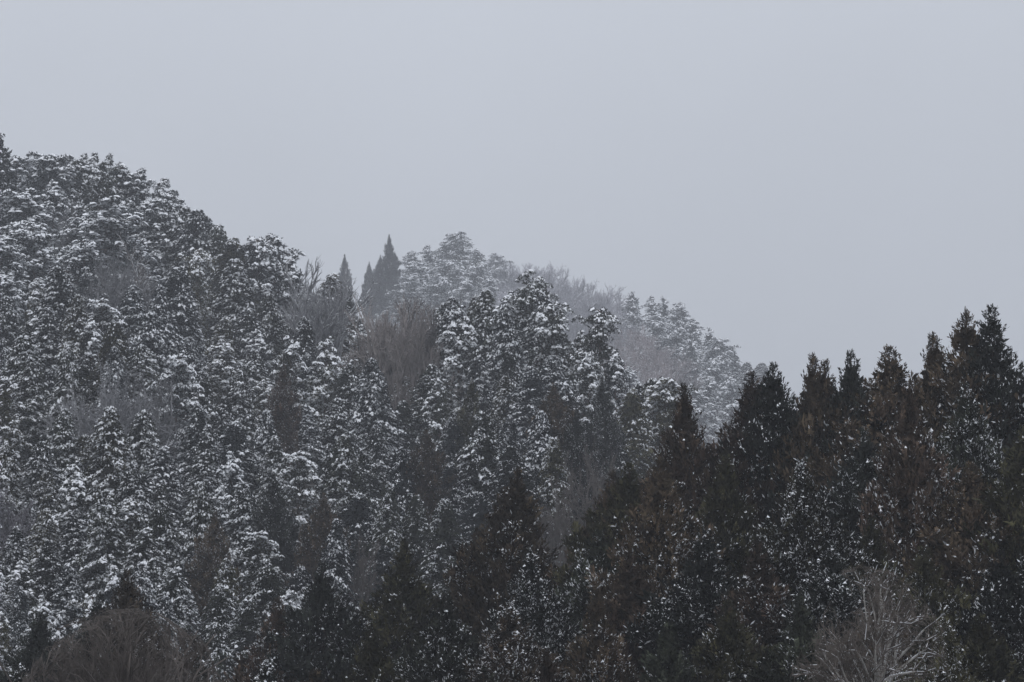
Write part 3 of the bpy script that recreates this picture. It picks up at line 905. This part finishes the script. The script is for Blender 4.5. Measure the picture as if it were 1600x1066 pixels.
# bare trees on the slope
for (px, py, lib, v, w, s, tn, H, lb, rf) in [
 (200, 580, 'bare', 0, 0.95, None, GREYW, 9, "wide grey bare tree in a clearing on the left slope", "the wide grey bare tree"),
 (155, 590, 'bare', 1, 0.7, None, GREYW, 8, "smaller bare tree against the left of the wide grey bare one", None),
 (247, 588, 'bare', 2, 0.7, None, GREYW, 8, "smaller bare tree against the right of the wide grey bare one", None),
 (178, 402, 'bare', 2, 0.7, None, GREYW, 9, "pale bare tree under the wide snow-plated pine", "the pale bare tree under the pines"),
 (215, 410, 'bare', 3, 0.7, None, GREYW, 8, "grey bare tree just right of the pale bare tree under the pines", None),
 (108, 318, 'bare', 0, 0.5, None, GREYW, 7, "little grey bare tree among the upper left pines", None),
 (228, 398, 'bare', 1, 0.7, 3, BROWNW, 8, "dull brown bare tree below the skyline drop, upper left", None),
 (488, 426, 'upright', 0, 0.8, 3, GREYW, 11, "grey twiggy tree on the skyline gap left of the small far spire", None),
 (515, 432, 'upright', 1, 0.8, 3, GREYW, 11, "second grey twiggy tree in the skyline gap", None),
 (630, 460, 'upright', 2, 0.85, None, BROWNW, 12, "brown twiggy tree in the hollow below the far lone spire", "the brown twiggy tree in the hollow"),
 (602, 468, 'upright', 0, 0.75, None, BROWNW, 12, "brown twiggy tree, left of the one in the hollow's middle", None),
 (655, 480, 'upright', 1, 0.65, None, BROWNW, 11, "brown twiggy tree, right of the one in the hollow's middle", None),
 (615, 500, 'bare', 2, 0.8, None, BROWNW, 9, "low brown bare tree at the bottom of the hollow", None),
 (630, 555, 'bare', 3, 0.7, None, BROWNW, 9, "low bare tree below the brown hollow, greyer than those above", None),
 (8, 738, 'bare', 1, 0.6, None, (0.18, 0.17, 0.19), 8, "greyish bare tree cut by the left edge halfway down", None),
 (925, 702, 'bare', 2, 0.42, None, (0.085, 0.075, 0.07), 9, "thin brownish bare tree in the gully above the blunt olive cedar", None),
 (875, 752, 'bare', 0, 0.42, None, (0.085, 0.075, 0.07), 9, "thin brownish bare tree in the gully right of the pointed dark cedar", None),
 (560, 842, 'bare', 3, 0.42, None, (0.085, 0.075, 0.07), 8, "thin grey bare tree above and left of the brown-green narrow cedar", None)]:
    mid('bare', px, py, max(H + 4.5, 12.5), lib=lib, var=v, wide=w, snow=s, tint=tn, label=lb, ref=rf)

# cypresses filling the middle slope
R1 = np.random.default_rng(31)
fill = []
for _ in range(16000):
    x = R1.uniform(-30, 1130); y = R1.uniform(255, 1040)
    if y < yB(x) + 6 or y > yA(x) + 10:
        continue
    if x < 270 and y < 385:                       # pines grow here
        continue
    if 592 < x < 662 and y < 506:
        continue
    if 135 < x < 265 and 560 < y < 628:
        continue
    if 145 < x < 232 and 388 < y < 445:
        continue
    sx = 37 + 5 * (y > 600) + 6 * math.sin(x * 0.03) * math.sin(y * 0.04); sy = 33 + 9 * (y > 600)
    if all(((x - p[0]) / sx) ** 2 + ((y - p[1]) / sy) ** 2 > 1 for p in mids):
        mids.append((x, y, 1)); fill.append((x, y))
# spur and slope skyline cypresses
for p in [(305, 326), (322, 338), (281, 322), (369, 372), (345, 352), (520, 428), (690, 472), (712, 466), (762, 452), (742, 462), (800, 458), (850, 462), (1020, 592), (1050, 590), (990, 606)]:
    fill.append(p)
for (x, y) in fill:
    s = 4.1 - 1.5 * max(0, min(1, (x - 250) / 500)) * max(0, min(1, (y - 560) / 250)) - 0.9 * max(0, min(1, (y - 600) / 400)) * (x > 250)
    s -= 0.9 * max(0, min(1, (x - 400) / 250)) * max(0, min(1, (y - 470) / 150))
    s += 0.7 * math.sin(x * 0.021 + 0.6) * math.sin(y * 0.024 + 2) + R1.normal(0, 0.5)
    tn = [GREEN, BLUE, BLUE, DARK, GREEN, OLIVE][R1.integers(0, 6)]
    H = R1.uniform(9.0, 15.5)
    d = mid_d(x, y, H)
    if R1.uniform() < 0.2 and (x < 520 or y < 600):
        plant('pine', x, y, d, q=d / 300, var=int(R1.choice([1, 3, 1, 0])), wide=R1.uniform(0.62, 0.85), snow=int(np.clip(round(s), 2, 4)), tint=tn)
    else:
        plant('cypress', x, y, d, q=d / 300, wide=R1.uniform(0.78, 1.15), snow=int(np.clip(round(s), 1, 4)), tint=tn)

# --- far hill in the snow haze
def far(kind, px, py, H, **kw):
    a, c = ray(px, py)
    ds = np.linspace(float(dB(px)) + 92, float(dC(px)) + 6, 200)
    h = c * ds - ground(np.full_like(ds, a), ds)
    kw["q"] = 1.0
    kw["wide"] = kw.get("wide", 1.0) * dict(bare=1.0, pine=1.3).get(kind, 1.15)
    plant(kind, px, py, float(ds[int(np.argmin(np.abs(h - H * 1.33)))]), **kw)


fars = []
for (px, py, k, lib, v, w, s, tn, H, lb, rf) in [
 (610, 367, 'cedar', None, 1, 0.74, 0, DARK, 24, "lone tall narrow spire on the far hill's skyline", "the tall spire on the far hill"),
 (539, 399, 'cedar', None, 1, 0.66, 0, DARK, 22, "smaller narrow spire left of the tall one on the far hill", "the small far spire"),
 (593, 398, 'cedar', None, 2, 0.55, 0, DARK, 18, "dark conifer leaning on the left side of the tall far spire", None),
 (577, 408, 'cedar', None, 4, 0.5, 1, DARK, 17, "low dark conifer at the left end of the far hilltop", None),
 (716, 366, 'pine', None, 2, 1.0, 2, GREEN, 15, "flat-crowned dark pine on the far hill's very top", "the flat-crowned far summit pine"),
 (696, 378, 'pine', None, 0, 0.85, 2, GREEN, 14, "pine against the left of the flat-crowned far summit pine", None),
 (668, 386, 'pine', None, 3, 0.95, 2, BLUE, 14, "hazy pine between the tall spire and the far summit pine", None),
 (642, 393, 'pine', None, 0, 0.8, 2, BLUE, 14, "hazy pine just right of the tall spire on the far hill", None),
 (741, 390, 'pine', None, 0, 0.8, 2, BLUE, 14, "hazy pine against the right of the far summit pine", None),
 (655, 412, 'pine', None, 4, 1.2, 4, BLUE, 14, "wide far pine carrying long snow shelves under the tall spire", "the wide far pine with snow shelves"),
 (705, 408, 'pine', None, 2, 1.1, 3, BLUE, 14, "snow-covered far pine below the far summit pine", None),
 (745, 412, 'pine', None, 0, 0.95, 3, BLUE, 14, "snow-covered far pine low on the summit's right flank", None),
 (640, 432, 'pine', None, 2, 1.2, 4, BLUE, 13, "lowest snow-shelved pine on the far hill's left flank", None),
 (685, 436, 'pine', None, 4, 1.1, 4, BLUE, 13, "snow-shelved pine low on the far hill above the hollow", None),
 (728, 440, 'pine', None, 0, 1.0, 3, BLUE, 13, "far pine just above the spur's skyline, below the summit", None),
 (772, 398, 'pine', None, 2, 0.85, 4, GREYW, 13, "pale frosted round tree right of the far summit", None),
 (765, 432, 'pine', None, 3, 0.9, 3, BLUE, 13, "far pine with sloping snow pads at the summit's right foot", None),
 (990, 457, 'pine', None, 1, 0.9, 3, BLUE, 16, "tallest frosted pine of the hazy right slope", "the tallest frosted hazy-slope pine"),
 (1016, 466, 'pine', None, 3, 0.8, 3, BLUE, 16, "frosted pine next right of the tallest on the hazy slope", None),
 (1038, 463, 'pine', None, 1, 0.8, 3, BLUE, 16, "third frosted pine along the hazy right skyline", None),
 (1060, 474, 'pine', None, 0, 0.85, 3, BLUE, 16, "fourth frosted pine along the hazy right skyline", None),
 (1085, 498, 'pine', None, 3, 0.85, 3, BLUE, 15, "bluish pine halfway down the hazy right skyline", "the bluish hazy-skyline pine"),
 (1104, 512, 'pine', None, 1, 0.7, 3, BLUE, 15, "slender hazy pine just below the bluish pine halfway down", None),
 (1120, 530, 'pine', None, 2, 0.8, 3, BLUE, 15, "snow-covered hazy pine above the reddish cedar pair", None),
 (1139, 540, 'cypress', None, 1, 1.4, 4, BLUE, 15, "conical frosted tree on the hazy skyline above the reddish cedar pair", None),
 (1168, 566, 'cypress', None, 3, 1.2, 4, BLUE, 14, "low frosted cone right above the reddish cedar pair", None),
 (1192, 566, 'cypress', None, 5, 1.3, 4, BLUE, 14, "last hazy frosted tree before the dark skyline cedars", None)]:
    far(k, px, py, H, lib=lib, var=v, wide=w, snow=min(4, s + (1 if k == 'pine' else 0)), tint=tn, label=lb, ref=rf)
    fars.append((px, py))

# leafless wood along the far ridge, between summit and frosted pines
n = 0
for (x, y0) in [(790, 408), (806, 410), (822, 412), (838, 413), (853, 417), (869, 422), (884, 430), (900, 437), (916, 444), (931, 448), (946, 454), (960, 462), (973, 470)]:
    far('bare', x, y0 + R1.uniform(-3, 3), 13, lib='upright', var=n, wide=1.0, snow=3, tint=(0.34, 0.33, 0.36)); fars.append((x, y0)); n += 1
for _ in range(900):
    x = R1.uniform(780, 985); y = R1.uniform(425, 500)
    if y < yC(x) + 14 or y > yB(x) + 4:
        continue
    if all(((x - p[0]) / 17) ** 2 + ((y - p[1]) / 15) ** 2 > 1 for p in fars):
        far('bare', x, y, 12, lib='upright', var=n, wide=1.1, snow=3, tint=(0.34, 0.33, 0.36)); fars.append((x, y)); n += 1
# rosy bare trees among the hazy pines
ROSE = (0.26, 0.21, 0.215)
for (x, y) in [(985, 520), (1005, 508), (1022, 530), (1045, 545), (1000, 548), (1030, 565), (1060, 570)]:
    far('bare', x, y, 11, lib='bare', var=n, wide=0.95, snow=3, tint=ROSE); fars.append((x, y)); n += 1
for _ in range(2500):
    x = R1.uniform(965, 1215); y = R1.uniform(490, 660)
    if y < yC(x) + 16 or y > min(yB(x), yA(x)) + 6:
        continue
    if all(((x - p[0]) / 30) ** 2 + ((y - p[1]) / 24) ** 2 > 1 for p in fars):
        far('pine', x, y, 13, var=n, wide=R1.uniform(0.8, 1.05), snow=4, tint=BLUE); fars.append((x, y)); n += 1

# --- the two big leafless trees at the lower edge
plant('bare', 212, 957, 104 * Q, lib='big', var=0, wide=1.0, snow=None, tint=(0.15, 0.13, 0.118), rot=0.4,
      label="rounded brown bare tree with dense fine twigs at the bottom left", ref="the rounded brown bare tree")
plant('bare', 1376, 892, 104 * Q, lib='big', var=1, wide=0.86, snow=2, tint=(0.135, 0.115, 0.10), wood=(0.42, 0.40, 0.375), rot=1.0,
      label="fan-shaped bare tree with pale snow-lined limbs at the bottom right", ref="the fan-shaped bare tree")

# ------------------------------------------------------------------ labels: each tree told by its place among the landmark trees
# trees that stand wholly behind their neighbours are left out
UNSEEN = {('cypress', 299, 342), ('cypress', -21, 399), ('bare', 939, 481), ('pine', 1009, 606), ('cedar', 1642, 1023), ('cedar', -55, 1053), ('cedar', 148, 1068), ('cedar', 1094, 1071), ('cedar', 1438, 1074), ('cedar', 973, 1076), ('cedar', 580, 1080), ('pine', 225, 345), ('cypress', 1010, 661), ('cypress', 664, 730), ('cypress', 946, 649), ('cypress', 521, 866), ('cypress', 407, 419), ('cypress', 520, 494), ('cypress', 574, 624), ('cypress', 712, 554), ('cypress', 172, 689), ('cypress', -27, 481), ('cypress', 667, 512), ('cypress', -23, 562), ('cypress', 548, 532), ('bare', 985, 485), ('bare', 847, 457), ('bare', 803, 454)}
for t_ in [t_ for t_ in TREES if (t_["kind"], round(t_["px"]), round(t_["py"])) in UNSEEN]:
    TREES.remove(t_)
    for c_ in list(t_["root"].children_recursive) + [t_["root"]]:
        bpy.data.objects.remove(c_)
SNOWY = {-1: "snowless", 0: "barely snowed", 1: "lightly snow-flecked", 2: "snow-flecked", 3: "snowy", 4: "thickly snowed"}
ORD = ["first", "second", "third", "fourth", "fifth", "sixth", "seventh", "eighth", "ninth", "tenth", "eleventh", "twelfth"]
DIRS = ["right of", "above and right of", "above", "above and left of", "left of", "below and left of", "below", "below and right of"]
GROUPS = dict(cedar="cedars of the dark stand", cypress="snowy cypresses on the middle slope", pine="snow-laden pines", bare="leafless trees")
land = [t_ for t_ in TREES if t_["ref"]]
cells = {}
for t_ in TREES:
    if t_["label"]:
        continue
    l = min(land, key=lambda q_: (q_["px"] - t_["px"]) ** 2 + (q_["py"] - t_["py"]) ** 2)
    dx, dy = t_["px"] - l["px"], l["py"] - t_["py"]
    k = int(round(math.atan2(dy, dx) / (pi / 4))) % 8
    cells.setdefault((id(l), k, t_["kind"]), []).append((math.hypot(dx, dy), t_, l, k))
for (lid, k, kind), lst in cells.items():
    lst.sort(key=lambda e: e[0])
    for i, (_, t_, l, _) in enumerate(lst):
        nm = dict(cedar="cedar", cypress="cypress", pine="pine", bare="bare tree")[kind]
        if len(lst) == 1:
            t_["label"] = f"{SNOWY[t_['snow']]} {nm}, only one {DIRS[k]} {l['ref']}"
        else:
            t_["label"] = f"{SNOWY[t_['snow']]} {nm}, {ORD[min(i, 11)]} {DIRS[k]} {l['ref']}"
for t_ in TREES:
    if len(t_["label"].split()) > 16:
        t_["label"] = t_["label"][len(SNOWY[t_["snow"]]) + 1:]
CAT = dict(cedar="cedar tree", cypress="cypress tree", pine="pine tree", bare="bare tree")
for t_ in TREES:
    r_ = t_["root"]
    r_["label"] = t_["label"]
    r_["category"] = CAT[t_["kind"]]
    r_["group"] = GROUPS[t_["kind"]]

# ------------------------------------------------------------------ haze: falling snow in the air
zmin, zmax = float(GZ.min()) - 1.0, float(GZ.max()) + 30.0
hv = np.array([[x, y, z] for z in (zmin, zmax) for y in (-64, 1454) for x in (-524, 524)], float)
hf = np.array([[0, 2, 3, 1], [4, 5, 7, 6], [0, 1, 5, 4], [1, 3, 7, 5], [3, 2, 6, 7], [2, 0, 4, 6]])
hm = bpy.data.materials.new("snow_haze"); hm.use_nodes = True
hn = hm.node_tree; hn.nodes.clear()
ho = hn.nodes.new("ShaderNodeOutputMaterial"); hp = hn.nodes.new("ShaderNodeVolumePrincipled")
hp.inputs["Color"].default_value = (0.92, 0.945, 1.0, 1)
hp.inputs["Density"].default_value = 0.00043
hp.inputs["Anisotropy"].default_value = 0.0
hn.links.new(hp.outputs[0], ho.inputs["Volume"])
hz = bpy.data.objects.new("haze", make_mesh("haze", hv, hf, hm))
hz["kind"] = "stuff"
hz["label"] = "thin snow haze filling the valley air"
col.objects.link(hz)

from collections import Counter
print("TREES", Counter(t_["kind"] for t_ in TREES), {k: (round(min(t_["H"] for t_ in TREES if t_["kind"] == k), 1), round(max(t_["H"] for t_ in TREES if t_["kind"] == k), 1)) for k in GROUPS})
lens = [len(t_["label"].split()) for t_ in TREES]
labs = Counter(t_["label"] for t_ in TREES)
print("LABELS", min(lens), max(lens), [l_ for l_, c_ in labs.items() if c_ > 1][:10])
for t_ in TREES:
    if t_["H"] > 30 or t_["H"] < 7: print("HEIGHT", t_["kind"], round(t_["px"]), round(t_["py"]), round(t_["H"], 1), round(t_["d"]))
